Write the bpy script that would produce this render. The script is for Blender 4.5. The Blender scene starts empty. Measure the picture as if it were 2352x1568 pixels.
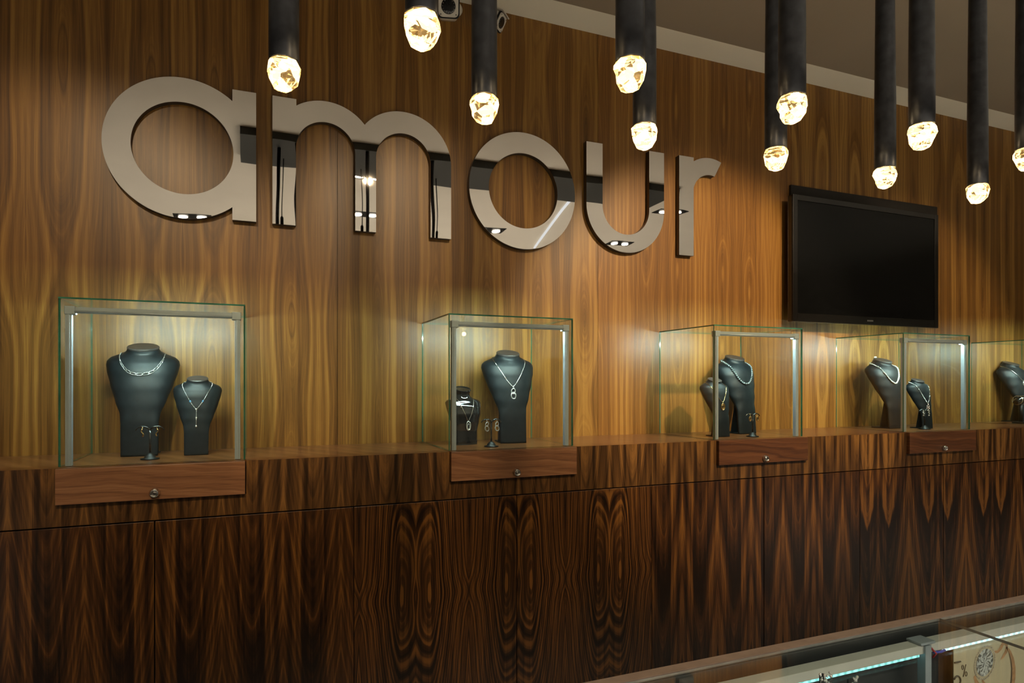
import bpy, bmesh, math, random
from mathutils import Vector, Matrix
from mathutils.geometry import tessellate_polygon
random.seed(7)
PI = math.pi
S = bpy.context.scene
COL = S.collection
E = 1.45                      # eye height; wall plane is y = 0, x runs along it

# ------------------------------------------------------------------ camera, world, exposure
cd = bpy.data.cameras.new('camera'); cam = bpy.data.objects.new('camera', cd); COL.objects.link(cam)
cam.location = (0, -2.859, E)
cam.rotation_euler = (PI/2, 0, -0.3837)
cd.sensor_width = 36; cd.lens = 36*1461.5/2352; cd.shift_y = (879.07-784)/2352
cd.clip_start = 0.02; cd.clip_end = 60
S.camera = cam
w = bpy.data.worlds.new('world'); S.world = w; w.use_nodes = True
w.node_tree.nodes['Background'].inputs[0].default_value = (0.9, 0.85, 0.75, 1)
w.node_tree.nodes['Background'].inputs[1].default_value = 0.02
vs = S.view_settings
vs.view_transform = 'Standard'; vs.look = 'None'; vs.gamma = 1; vs.exposure = 0.0
try: vs.use_curve_mapping = False
except Exception: pass
S.cycles.transparent_max_bounces = 24
S.cycles.max_bounces = 10; S.cycles.glossy_bounces = 5; S.cycles.transmission_bounces = 8
S.cycles.caustics_reflective = False; S.cycles.caustics_refractive = False

def light(kind, name, loc, energy, color, rot=None, target=None, **kw):
    ld = bpy.data.lights.new(name, kind); ld.energy = energy; ld.color = color
    for k, v in kw.items(): setattr(ld, k, v)
    o = bpy.data.objects.new(name, ld); COL.objects.link(o); o.location = loc
    if rot: o.rotation_euler = rot
    if target is not None:
        o.rotation_euler = (Vector(target)-Vector(loc)).to_track_quat('-Z', 'Y').to_euler()
    return o
CEIL = E+1.785
WARM = (1.0, 0.80, 0.56); NEUT = (1.0, 0.86, 0.68)
# ceiling downlights aimed at the veneer wall, one per gimbal lamp
WALL_SPOTS = [(-0.60, -2.73, -0.75, 1.42, 36), (0.90, -2.73, 0.75, 1.42, 41), (2.45, -2.73, 2.30, 1.50, 120), (4.02, -2.73, 3.9, 1.42, 45)]
for i, (x, y, tx, tz, e) in enumerate(WALL_SPOTS):
    light('SPOT', 'wall_spot', (x, y, CEIL-0.04), e*3.5, (1.0, 0.76, 0.47), target=(tx, 0, tz),
          spot_size=math.radians(46), spot_blend=0.5, shadow_soft_size=0.03)
# spots added over the floor, unseen, to bounce light onto the ceiling
for x in (-1.6, 0.9, 2.5, 4.4):
    for y in (-4.1, -5.4):
        light('SPOT', 'bounce_spot', (x, y, CEIL-0.05), 290, (1, 0.91, 0.80), rot=(0, 0, 0),
              spot_size=math.radians(110), spot_blend=0.8, shadow_soft_size=0.06)

# ------------------------------------------------------------------ node helpers
class V:
    def __init__(s, T, k): s.T = T; s.k = k
    def _m(s, op, *o):
        n = s.T.nodes.new('ShaderNodeMath'); n.operation = op
        for i, q in enumerate((s,)+o):
            if isinstance(q, V): s.T.links.new(q.k, n.inputs[i])
            else: n.inputs[i].default_value = q
        return V(s.T, n.outputs[0])
    def __add__(s, o): return s._m('ADD', o)
    __radd__ = __add__
    def __sub__(s, o): return s._m('SUBTRACT', o)
    def __rsub__(s, o): return s._m('MULTIPLY', -1.0)._m('ADD', o)
    def __mul__(s, o): return s._m('MULTIPLY', o)
    __rmul__ = __mul__
    def __truediv__(s, o): return s._m('DIVIDE', o)
    def sqrt(s): return s._m('SQRT')
    def abs(s): return s._m('ABSOLUTE')
    def mn(s, o): return s._m('MINIMUM', o)
    def mx(s, o): return s._m('MAXIMUM', o)
    def ping(s, l): return s._m('PINGPONG', l)
    def sstep(s, a, b):
        n = s.T.nodes.new('ShaderNodeMapRange'); n.interpolation_type = 'SMOOTHSTEP'
        s.T.links.new(s.k, n.inputs[0]); n.inputs[1].default_value = a; n.inputs[2].default_value = b
        return V(s.T, n.outputs[0])
def new_mat(name):
    m = bpy.data.materials.new(name); m.use_nodes = True
    T = m.node_tree; T.nodes.clear()
    out = T.nodes.new('ShaderNodeOutputMaterial')
    return m, T, out
def noise(T, x, y=0.0, z=0.0, scale=1, detail=2, rough=0.5):
    c = T.nodes.new('ShaderNodeCombineXYZ')
    for i, q in enumerate((x, y, z)):
        if isinstance(q, V): T.links.new(q.k, c.inputs[i])
        else: c.inputs[i].default_value = q
    n = T.nodes.new('ShaderNodeTexNoise'); T.links.new(c.outputs[0], n.inputs['Vector'])
    n.inputs['Scale'].default_value = scale; n.inputs['Detail'].default_value = detail; n.inputs['Roughness'].default_value = rough
    return V(T, n.outputs[0])
def ramp(T, f, stops):
    r = T.nodes.new('ShaderNodeValToRGB'); T.links.new(f.k, r.inputs[0])
    e = r.color_ramp.elements
    while len(e) < len(stops): e.new(0.5)
    for i, (p, c) in enumerate(stops):
        e[i].position = p; e[i].color = (*c, 1)
    return r.outputs[0]
def mixc(T, f, a, b, mode='MIX'):
    n = T.nodes.new('ShaderNodeMix'); n.data_type = 'RGBA'; n.blend_type = mode
    if isinstance(f, V): T.links.new(f.k, n.inputs[0])
    else: n.inputs[0].default_value = f
    for i, q in ((6, a), (7, b)):
        if isinstance(q, (tuple, list)): n.inputs[i].default_value = (*q, 1)
        else: T.links.new(q, n.inputs[i])
    return n.outputs[2]
def pbsdf(T, out, color, rough=0.4, metal=0.0, coat=0.0, emis=None, es=0.0, ior=1.5, spec=0.5):
    b = T.nodes.new('ShaderNodeBsdfPrincipled'); T.links.new(b.outputs[0], out.inputs[0])
    if isinstance(color, (tuple, list)): b.inputs['Base Color'].default_value = (*color, 1)
    else: T.links.new(color, b.inputs['Base Color'])
    if isinstance(rough, V): T.links.new(rough.k, b.inputs['Roughness'])
    else: b.inputs['Roughness'].default_value = rough
    b.inputs['Metallic'].default_value = metal; b.inputs['Coat Weight'].default_value = coat
    b.inputs['IOR'].default_value = ior; b.inputs['Specular IOR Level'].default_value = spec
    if emis: b.inputs['Emission Color'].default_value = (*emis, 1); b.inputs['Emission Strength'].default_value = es
    return b
def bump(T, b, h, strength, dist=0.002):
    n = T.nodes.new('ShaderNodeBump'); n.inputs['Strength'].default_value = strength; n.inputs['Distance'].default_value = dist
    T.links.new(h.k, n.inputs['Height']); T.links.new(n.outputs[0], b.inputs['Normal'])
def simple(name, color, rough=0.4, metal=0.0, coat=0.0, var=0.08, vscale=30, bmp=0.0, bscale=200, **kw):
    m, T, out = new_mat(name)
    tc = T.nodes.new('ShaderNodeTexCoord'); sp = T.nodes.new('ShaderNodeSeparateXYZ'); T.links.new(tc.outputs['Object'], sp.inputs[0])
    X, Y, Z = (V(T, sp.outputs[i]) for i in range(3))
    n = noise(T, X, Y, Z, scale=vscale, detail=3)
    lo = tuple(c*(1-var) for c in color); hi = tuple(min(1, c*(1+var)) for c in color)
    c = ramp(T, n, [(0.3, lo), (0.7, hi)])
    b = pbsdf(T, out, c, rough, metal, coat, **kw)
    if bmp: bump(T, b, noise(T, X, Y, Z, scale=bscale, detail=2), bmp, 0.001)
    return m

def veneer(name, axis, leaf, cen, pal, form='wall', heart=0.0, oval=False, stripe=0.30, zoff=0.0, k=0.12, z0=0.5, zk=0.5, freq=120, bf=20, rough=0.38, coat=0.0, flat=False, ang=0.0, contrast=1.0, bandw=0.55):
    """book-matched cathedral-cut walnut; pal = (dark, mid, light)"""
    m, T, out = new_mat(name)
    g = T.nodes.new('ShaderNodeNewGeometry'); sp = T.nodes.new('ShaderNodeSeparateXYZ'); T.links.new(g.outputs['Position'], sp.inputs[0])
    X, Y, Z = (V(T, sp.outputs[i]) for i in range(3))
    if flat:                                   # horizontal top: grain runs from wall to front
        Z0 = Z; Z = Y; X = X + Y*ang
    mm = (X - axis + (noise(T, X*1.5, Z*1.1, 3.1, scale=1.6, detail=1)-0.5)*0.012).ping(leaf)
    wob = noise(T, mm*7, Z*1.3+zoff, 7.7, scale=1.0, detail=2)-0.5
    leafid = (X - axis - 0.0)._m('DIVIDE', 2*leaf)._m('ADD', 0.5)._m('FLOOR')
    if form == 'wall':
        cw = (noise(T, Z*0.9+zoff, leafid*0.13, scale=1.0, detail=1)-0.5)*0.05
        du = mm - cen + cw
        s = (noise(T, Z*0.85+zoff*1.7, leafid*0.21, 5.0, scale=1.0, detail=1)-0.5)*0.62 + wob*0.03
        r = (du*du + s*s*0.35 + 0.00002).sqrt() + wob*0.018
    elif form == 'vee':
        du = mm - cen
        r = (du*du + 0.0004).sqrt() + (z0 - Z)*k + wob*0.035
    elif form == 'knot':
        du = mm - cen
        dz = Z - zk - (noise(T, leafid, 0.3, scale=3.7)-0.5)*0.05
        up = dz.mx(0.0); dn = dz.mn(0.0)
        kink = ((dz*dz)*220.0 + 1.0)._m('POWER', -1.0)*0.018
        q = up*0.21 + dn*0.30
        dd = du.mx(0.0)*1.7 + du.mn(0.0)*0.9 - kink*du.abs()*20.0
        r = (dd*dd + q*q + 0.00001).sqrt() + wob*0.045
    ring = noise(T, r*freq, zoff*3.0, leafid*0.0, scale=1.0, detail=4, rough=0.62)
    band = noise(T, r*bf+4.3, zoff+1.0, scale=1.0, detail=1)
    fib = noise(T, mm*420, Z*5.0, 1.3, scale=1.0, detail=3, rough=0.65)
    fib2 = noise(T, mm*70, Z*0.7, 9.3, scale=1.0, detail=2)
    f = (ring*(1.0-bandw) + band*bandw)*1.0 + (fib-0.5)*0.30 + (fib2-0.5)*stripe
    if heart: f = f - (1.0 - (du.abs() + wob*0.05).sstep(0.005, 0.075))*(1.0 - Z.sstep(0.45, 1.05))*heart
    if form == 'knot': f = f + (1.0 - (r-wob*0.02).sstep(0.004, 0.012))*0.30
    if oval:
        rr = du.abs() + (0.80 - Z + wob*0.2).mx(0.0)*0.32 + wob*0.03
        f = f + (1.0 - rr.sstep(0.032, 0.050))*0.11 - rr.sstep(0.036, 0.050)*(1.0 - rr.sstep(0.052, 0.095))*(1.0 - Z.sstep(0.68, 0.92))*0.20
    f = (f-0.5)*contrast + 0.5
    c = ramp(T, f, [(0.30, pal[0]), (0.50, pal[1]), (0.70, pal[2])])
    b = pbsdf(T, out, c, rough, 0, coat, spec=0.4)
    bump(T, b, fib, 0.12, 0.0006)
    return m
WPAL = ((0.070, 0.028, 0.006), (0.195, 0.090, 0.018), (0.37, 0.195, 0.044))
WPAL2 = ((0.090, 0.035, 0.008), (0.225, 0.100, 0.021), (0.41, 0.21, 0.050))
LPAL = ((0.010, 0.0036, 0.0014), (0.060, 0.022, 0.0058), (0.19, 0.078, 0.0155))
FR = 95
wallmats = [veneer('wall_veneer_far_left', -0.79, 0.26, 0.12, WPAL, zoff=0.4, freq=FR), veneer('wall_veneer_left', -0.268, 0.26, 0.11, WPAL, zoff=2.2, freq=FR),
            veneer('wall_veneer_middle', 0.640, 0.26, 0.13, WPAL, zoff=5.9, freq=FR), veneer('wall_veneer_right', 1.772, 0.25, 0.15, WPAL2, zoff=8.1, freq=FR),
            veneer('wall_veneer_far_right', 3.05, 0.26, 0.12, WPAL, zoff=11.6, freq=FR)]
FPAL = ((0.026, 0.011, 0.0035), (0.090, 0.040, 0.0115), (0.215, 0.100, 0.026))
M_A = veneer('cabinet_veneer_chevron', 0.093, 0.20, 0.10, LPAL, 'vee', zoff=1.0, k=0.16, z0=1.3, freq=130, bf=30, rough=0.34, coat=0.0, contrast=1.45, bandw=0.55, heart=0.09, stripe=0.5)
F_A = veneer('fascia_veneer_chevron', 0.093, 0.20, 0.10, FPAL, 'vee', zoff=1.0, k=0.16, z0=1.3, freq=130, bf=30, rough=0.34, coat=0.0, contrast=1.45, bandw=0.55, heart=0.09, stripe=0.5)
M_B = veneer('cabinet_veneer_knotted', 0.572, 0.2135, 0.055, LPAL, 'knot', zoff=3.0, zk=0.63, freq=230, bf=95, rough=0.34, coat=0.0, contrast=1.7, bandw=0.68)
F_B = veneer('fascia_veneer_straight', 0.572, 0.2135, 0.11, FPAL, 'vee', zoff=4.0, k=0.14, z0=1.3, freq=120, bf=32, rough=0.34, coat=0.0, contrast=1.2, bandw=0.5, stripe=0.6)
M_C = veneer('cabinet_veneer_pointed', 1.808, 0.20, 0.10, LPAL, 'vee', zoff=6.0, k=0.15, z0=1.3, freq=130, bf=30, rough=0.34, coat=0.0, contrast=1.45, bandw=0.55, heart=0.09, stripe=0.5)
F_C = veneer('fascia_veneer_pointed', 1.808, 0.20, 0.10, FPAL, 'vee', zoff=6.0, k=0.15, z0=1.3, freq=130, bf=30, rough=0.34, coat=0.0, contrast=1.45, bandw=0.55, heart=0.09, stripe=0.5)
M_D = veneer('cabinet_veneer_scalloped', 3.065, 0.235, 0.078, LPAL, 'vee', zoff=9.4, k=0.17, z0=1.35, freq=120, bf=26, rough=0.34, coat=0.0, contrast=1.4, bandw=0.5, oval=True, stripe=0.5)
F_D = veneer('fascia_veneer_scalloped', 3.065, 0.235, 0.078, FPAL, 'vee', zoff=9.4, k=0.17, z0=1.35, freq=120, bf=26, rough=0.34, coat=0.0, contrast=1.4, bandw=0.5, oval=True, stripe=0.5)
M_TOP = veneer('worktop_veneer', 0.10, 0.24, 0.10, ((0.085, 0.028, 0.009), (0.16, 0.060, 0.019), (0.25, 0.105, 0.038)), 'wall', zoff=3.3, freq=30, flat=True, ang=0.6, rough=0.28, coat=0.3)
def walnut(name, pal, freq=38):
    m, T, out = new_mat(name)
    g = T.nodes.new('ShaderNodeNewGeometry'); sp = T.nodes.new('ShaderNodeSeparateXYZ'); T.links.new(g.outputs['Position'], sp.inputs[0])
    X, Y, Z = (V(T, sp.outputs[i]) for i in range(3))
    wob = noise(T, X*3.0, Z*9.0, 2.0, detail=2)-0.5
    r = (Z*Z*0.0 + (Z-1.08) + (X*0.10) + wob*0.10)
    ring = noise(T, r*freq*2, 0.5, detail=3); fib = noise(T, X*9, Z*420, Y*90, detail=3, rough=0.65)
    f = ring*0.8 + fib*0.5 - 0.15
    c = ramp(T, f, [(0.32, pal[0]), (0.5, pal[1]), (0.72, pal[2])])
    b = pbsdf(T, out, c, 0.38, 0, 0.1); bump(T, b, fib, 0.35, 0.001)
    return m
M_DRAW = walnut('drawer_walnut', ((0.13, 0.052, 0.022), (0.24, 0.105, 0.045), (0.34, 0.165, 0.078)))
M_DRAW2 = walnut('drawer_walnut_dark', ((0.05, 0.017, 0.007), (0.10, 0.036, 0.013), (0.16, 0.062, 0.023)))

# thin architectural glass, green edges
def thin_glass(name, tint, rf=1.0, ior=1.5, rough=0.0, haze=0.0):
    m, T, out = new_mat(name)
    tr = T.nodes.new('ShaderNodeBsdfTransparent'); tr.inputs[0].default_value = (*tint, 1)
    gl = T.nodes.new('ShaderNodeBsdfGlossy'); gl.inputs['Roughness'].default_value = rough; gl.inputs[0].default_value = (1, 1, 1, 1)
    fr = T.nodes.new('ShaderNodeLayerWeight'); fr.inputs[0].default_value = 0.5
    tc = T.nodes.new('ShaderNodeTexCoord'); sp = T.nodes.new('ShaderNodeSeparateXYZ'); T.links.new(tc.outputs['Object'], sp.inputs[0])
    n = noise(T, V(T, sp.outputs[0]), V(T, sp.outputs[1]), V(T, sp.outputs[2]), scale=9, detail=2)
    f = (V(T, fr.outputs['Facing'])._m('POWER', 5.0)*0.96+0.04)*(n*0.1+0.95)*rf
    mx = T.nodes.new('ShaderNodeMixShader'); T.links.new(f.k, mx.inputs[0]); T.links.new(tr.outputs[0], mx.inputs[1]); T.links.new(gl.outputs[0], mx.inputs[2])
    T.links.new(mx.outputs[0], out.inputs[0])
    return m
M_GLASS = thin_glass('display_glass', (0.965, 0.985, 0.955), 0.7, 1.45)
M_GTOP = thin_glass('counter_glass', (0.90, 0.94, 0.92), 1.0, 1.5)
M_EDGE = simple('glass_edge', (0.03, 0.14, 0.09), 0.12, var=0.3, vscale=15, coat=0.5)
M_EDGED = simple('dark_glass_edge', (0.22, 0.21, 0.19), 0.12, var=0.3, vscale=15)
M_ALU = simple('satin_aluminium', (0.36, 0.40, 0.44), 0.45, 0.3, var=0.04, bmp=0.05)
M_ALUW = simple('bright_aluminium', (0.66, 0.64, 0.58), 0.40, 0.25, var=0.04)
M_LEATHER = simple('black_leatherette', (0.006, 0.0085, 0.0105), 0.46, var=0.25, vscale=60, bmp=0.12, bscale=450, spec=0.26)
M_CAP = simple('cap_leatherette', (0.035, 0.030, 0.029), 0.40, var=0.2, vscale=60, bmp=0.1, bscale=450)
M_GLOSSB = simple('gloss_black', (0.008, 0.008, 0.008), 0.06, coat=0.6, var=0.2)
M_BLACK = simple('satin_black', (0.005, 0.005, 0.005), 0.45, var=0.2, spec=0.3)
M_TVS = simple('tv_screen', (0.003, 0.003, 0.003), 0.16, var=0.2, spec=0.25)
M_TVB = simple('tv_bezel', (0.006, 0.005, 0.004), 0.18, coat=0.3, var=0.2)
M_NICHE = simple('dark_niche_board', (0.012, 0.009, 0.006), 0.6, var=0.2)
M_SILV = simple('silver', (0.86, 0.85, 0.82), 0.16, 1.0, var=0.05, vscale=200)
M_GEM = simple('diamond_pave', (0.92, 0.92, 0.9), 0.08, 0.75, var=0.25, vscale=900, bmp=0.8, bscale=900)
M_GOLD = simple('gold', (0.85, 0.60, 0.28), 0.16, 1.0, var=0.05)
M_PEARL = simple('dark_pearl', (0.16, 0.19, 0.20), 0.14, 0.35, coat=1.0, var=0.1)
M_WPEARL = simple('white_pearl', (0.80, 0.78, 0.70), 0.18, 0.1, coat=0.8, var=0.08)
M_CHROME = simple('chrome', (0.62, 0.60, 0.57), 0.10, 1.0, var=0.05)
M_TUBE = simple('blackened_steel', (0.030, 0.031, 0.036), 0.36, 0.55, var=0.45, vscale=55, bmp=0.15, bscale=90)
M_WPLAS = simple('white_plastic', (0.62, 0.58, 0.50), 0.35, var=0.04)
M_WHITE = simple('ceiling_white', (0.80, 0.78, 0.72), 0.8, var=0.02, vscale=2)
M_STRIP = simple('ceiling_margin_cream', (0.93, 0.90, 0.76), 0.7, var=0.02, vscale=2)
M_TAUPE = simple('ceiling_taupe', (0.34, 0.29, 0.22), 0.55, var=0.03, vscale=2)
M_PAINT = simple('wall_paint', (0.10, 0.095, 0.085), 0.7, var=0.03, vscale=2)
M_FLOOR = simple('floor_tile', (0.62, 0.60, 0.55), 0.25, var=0.05, vscale=3)
M_BRONZE = simple('bronze_laminate', (0.22, 0.155, 0.115), 0.45, var=0.12, vscale=40)
M_DARKIN = simple('case_interior', (0.022, 0.024, 0.026), 0.5, var=0.2, vscale=8)
M_CREAM = simple('poster_cream', (0.62, 0.52, 0.35), 0.5, var=0.03, vscale=6)
M_INK = simple('printed_ink', (0.10, 0.075, 0.05), 0.5, var=0.05)
M_RGOLD = simple('printed_rose_gold', (0.48, 0.25, 0.12), 0.5, var=0.5, vscale=60)
M_RDIA = simple('printed_diamond', (0.42, 0.43, 0.42), 0.5, var=0.7, vscale=260)
M_RED = simple('red_wire', (0.5, 0.02, 0.02), 0.4)
M_BLUE = simple('blue_wire', (0.05, 0.08, 0.6), 0.4)
M_CANOPY = simple('charcoal_canopy', (0.02, 0.024, 0.024), 0.5, var=0.1)
M_CLEAR = simple('side_metal', (0.10, 0.085, 0.07), 0.3, 0.8)
def emit(name, color, s, var=0.0, vscale=60, axis=0):
    m, T, out = new_mat(name)
    tc = T.nodes.new('ShaderNodeTexCoord'); sp = T.nodes.new('ShaderNodeSeparateXYZ'); T.links.new(tc.outputs['Object'], sp.inputs[0])
    X = V(T, sp.outputs[axis])
    e = T.nodes.new('ShaderNodeEmission'); e.inputs[0].default_value = (*color, 1)
    dots = ((X*vscale)._m('FRACT')-0.5).abs().sstep(0.42, 0.1)     # one diode per period
    st = dots*(s*var) + s*(1-var)
    T.links.new(st.k, e.inputs[1]); T.links.new(e.outputs[0], out.inputs[0])
    return m
M_LED = emit('case_led', (0.72, 1.0, 0.94), 270, 0.0)
M_LEDC = emit('counter_led', (0.35, 0.95, 0.90), 2.4, 0.5, 62)
M_LEDC2 = emit('counter_led_white', (0.7, 0.95, 1.0), 2.8, 0.45, 62)
M_LAMP = emit('downlight_lamp', (1, 0.93, 0.80), 14)
M_LINE = emit('linear_light', (0.9, 0.95, 1.0), 1.1)
# mirror-polished letters: slight waviness
M_MIRROR, T_, o_ = new_mat('polished_steel')
tc_ = T_.nodes.new('ShaderNodeTexCoord'); sp_ = T_.nodes.new('ShaderNodeSeparateXYZ'); T_.links.new(tc_.outputs['Object'], sp_.inputs[0])
X_, Y_, Z_ = (V(T_, sp_.outputs[i]) for i in range(3))
b_ = pbsdf(T_, o_, ramp(T_, noise(T_, X_, Y_, Z_, scale=3), [(0.3, (0.70, 0.66, 0.615)), (0.7, (0.76, 0.72, 0.67))]), 0.012, 1.0)
bump(T_, b_, noise(T_, X_, Y_, Z_, scale=5, detail=0), 0.25, 0.003)
# pendant crystal: clear cut glass with its glow, bright facets and rim painted in as emission
M_CRYS, T_, o_ = new_mat('lit_crystal')
tc_ = T_.nodes.new('ShaderNodeTexCoord')
gl_ = T_.nodes.new('ShaderNodeBsdfGlass'); gl_.inputs['IOR'].default_value = 1.5; gl_.inputs[0].default_value = (1, 0.93, 0.78, 1); gl_.inputs['Roughness'].default_value = 0.02
em_ = T_.nodes.new('ShaderNodeEmission')
vo_ = T_.nodes.new('ShaderNodeTexVoronoi'); vo_.inputs['Scale'].default_value = 62
mp_ = T_.nodes.new('ShaderNodeMapping'); mp_.inputs['Scale'].default_value = (1, 1, 1.5)
T_.links.new(tc_.outputs['Object'], mp_.inputs[0]); T_.links.new(mp_.outputs[0], vo_.inputs['Vector'])
sc_ = T_.nodes.new('ShaderNodeSeparateColor'); T_.links.new(vo_.outputs['Color'], sc_.inputs[0])
lit_ = V(T_, sc_.outputs[0]).sstep(0.52, 0.58)
lw_ = T_.nodes.new('ShaderNodeLayerWeight'); lw_.inputs[0].default_value = 0.5
rim_ = V(T_, lw_.outputs['Facing']).sstep(0.66, 0.86)
T_.links.new(mixc(T_, lit_, (1.0, 0.56, 0.16), (1.0, 0.80, 0.48)), em_.inputs[0])
st_ = lit_.mx(rim_)*1.5 + 0.10
T_.links.new(st_.k, em_.inputs[1])
ad_ = T_.nodes.new('ShaderNodeAddShader'); T_.links.new(gl_.outputs[0], ad_.inputs[0]); T_.links.new(em_.outputs[0], ad_.inputs[1])
T_.links.new(ad_.outputs[0], o_.inputs[0])

# ------------------------------------------------------------------ mesh helpers
def box(bm, x0, x1, y0, y1, z0, z1, mi=0):
    vs_ = [bm.verts.new(p) for p in ((x0, y0, z0), (x1, y0, z0), (x1, y1, z0), (x0, y1, z0), (x0, y0, z1), (x1, y0, z1), (x1, y1, z1), (x0, y1, z1))]
    fs = []
    for f in ((0, 3, 2, 1), (4, 5, 6, 7), (0, 1, 5, 4), (1, 2, 6, 5), (2, 3, 7, 6), (3, 0, 4, 7)):
        q = bm.faces.new([vs_[i] for i in f]); q.material_index = mi; fs.append(q)
    return fs
def sweep(bm, pts, rad, n=10, closed=False, flat=1.0, up=None):
    pts = [Vector(p) for p in pts]; N = len(pts); rings = []
    if not hasattr(rad, '__len__'): rad = [rad]*N
    prev = None
    for i, p in enumerate(pts):
        a = pts[(i-1) % N] if (closed or i > 0) else p
        b = pts[(i+1) % N] if (closed or i < N-1) else p
        t = (b-a).normalized()
        if prev is None:
            u = Vector(up) if up else (Vector((0, 0, 1)) if abs(t.z) < 0.9 else Vector((1, 0, 0)))
        else: u = prev
        s = t.cross(u)
        if s.length < 1e-6: s = t.cross(Vector((1, 0.3, 0)))
        s.normalize(); u = s.cross(t).normalized(); prev = u
        rings.append([bm.verts.new(p + s*math.cos(2*PI*k/n)*rad[i] + u*math.sin(2*PI*k/n)*rad[i]*flat) for k in range(n)])
    M = N if closed else N-1
    for i in range(M):
        A, B = rings[i], rings[(i+1) % N]
        for k in range(n):
            f = bm.faces.new((A[k], A[(k+1) % n], B[(k+1) % n], B[k])); f.smooth = True
    if not closed:
        bm.faces.new(rings[0][::-1]); bm.faces.new(rings[-1])
def lathe(bm, prof, c=(0, 0, 0), n=24, smooth=True, mat=None):
    c = Vector(c); rings = []
    for r, z in prof:
        rings.append([bm.verts.new((mat @ Vector((r*math.cos(2*PI*k/n), r*math.sin(2*PI*k/n), z)) if mat else Vector((r*math.cos(2*PI*k/n), r*math.sin(2*PI*k/n), z)))+c) for k in range(n)])
    for A, B in zip(rings, rings[1:]):
        for k in range(n):
            f = bm.faces.new((A[k], A[(k+1) % n], B[(k+1) % n], B[k])); f.smooth = smooth
    bm.faces.new(rings[0][::-1]); bm.faces.new(rings[-1])
def ball(bm, c, r, seg=10, sc=(1, 1, 1)):
    m = Matrix.Translation(c) @ Matrix.Diagonal((r*sc[0], r*sc[1], r*sc[2], 1))
    res = bmesh.ops.create_uvsphere(bm, u_segments=seg, v_segments=max(6, seg-2), radius=1, matrix=m)
    for v in res['verts']:
        for f in v.link_faces: f.smooth = True
def ringt(bm, c, rx, rz, t, tilt=0.0, rot=0.0, n=24, m=8, yaw=0.0):
    """oval loop of round wire, in the xz plane, spun by rot"""
    R = Matrix.Rotation(yaw, 3, 'Z') @ Matrix.Rotation(tilt, 3, 'X') @ Matrix.Rotation(rot, 3, 'Y')
    sweep(bm, [Vector(c) + R @ Vector((rx*math.cos(2*PI*i/n), 0, rz*math.sin(2*PI*i/n))) for i in range(n)], t, m, closed=True)
def obj(name, bm, mats, parent=None, loc=(0, 0, 0), bev=0.0, rot=None):
    bmesh.ops.recalc_face_normals(bm, faces=bm.faces)
    me = bpy.data.meshes.new(name); bm.to_mesh(me); bm.free()
    for m in (mats if isinstance(mats, (list, tuple)) else [mats]): me.materials.append(m)
    o = bpy.data.objects.new(name, me); COL.objects.link(o); o.location = loc
    if rot: o.rotation_euler = rot
    if parent: o.parent = parent
    if bev:
        md = o.modifiers.new('bevel', 'BEVEL'); md.width = bev; md.segments = 2; md.limit_method = 'ANGLE'
    return o
def thing(name, label, cat, loc=(0, 0, 0), rz=0.0, group=None):
    o = bpy.data.objects.new(name, None); COL.objects.link(o); o.location = loc; o.rotation_euler = (0, 0, rz); o.empty_display_size = 0.05
    o['label'] = label; o['category'] = cat
    if group: o['group'] = group
    return o
def struct(name, bm, m, bev=0.0):
    o = obj(name, bm, m, bev=bev); o['kind'] = 'structure'; return o
def copy_thing(root, loc, label, group, rz=None):
    r = root.copy(); COL.objects.link(r); r.location = loc; r['label'] = label; r['group'] = group
    if rz is not None: r.rotation_euler = (0, 0, rz)
    for ch in list(root.children):
        c = ch.copy(); COL.objects.link(c); c.parent = r
        for g in list(ch.children):
            d = g.copy(); COL.objects.link(d); d.parent = c
    return r
B = bmesh.new
def bxo(name, x0, x1, y0, y1, z0, z1, m, parent=None, bev=0.0):
    bm = B(); box(bm, x0, x1, y0, y1, z0, z1); return obj(name, bm, m, parent, bev=bev)

# ------------------------------------------------------------------ the room
P0 = [-3.552, -2.255, -0.958, 0.333, 1.630, 2.929, 4.226, 5.523, 6.82, 8.12]
pm = [0, 1, 1, 2, 3, 4, 2, 1, 0]
pm = [0, 0, 1, 2, 3, 4, 2, 1, 0]
bm = B(); g = 0.0009
for i in range(9):
    box(bm, P0[i]+g, P0[i+1]-g, 0, 0.03, 0, CEIL, pm[i])
box(bm, P0[0], P0[-1], 0.006, 0.06, 0, CEIL, 5)
struct('wall_back', bm, wallmats+[M_BLACK])
XL, XR, YB = -3.552, 8.12, -7.2
bm = B(); box(bm, XL, XR, YB, 0, -0.1, 0); struct('floor', bm, M_FLOOR)
bm = B(); box(bm, XL, XR, YB, -1.30, CEIL, CEIL+0.1)
struct('ceiling', bm, M_WHITE)
bm = B(); box(bm, XL, XR, -1.30, -0.178, CEIL, CEIL+0.1); struct('ceiling_taupe', bm, M_TAUPE)
bm = B(); box(bm, XL, XR, -0.178, 0, CEIL, CEIL+0.1); struct('trim_1', bm, M_STRIP)
bm = B(); box(bm, XL-0.1, XL, YB, 0, 0, CEIL); struct('wall_left', bm, M_PAINT)
bm = B(); box(bm, XR, XR+0.1, YB, 0, 0, CEIL); struct('wall_right', bm, M_PAINT)
bm = B(); box(bm, XL, XR, YB-0.1, YB, 0, CEIL); struct('wall_front', bm, M_PAINT)

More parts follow.
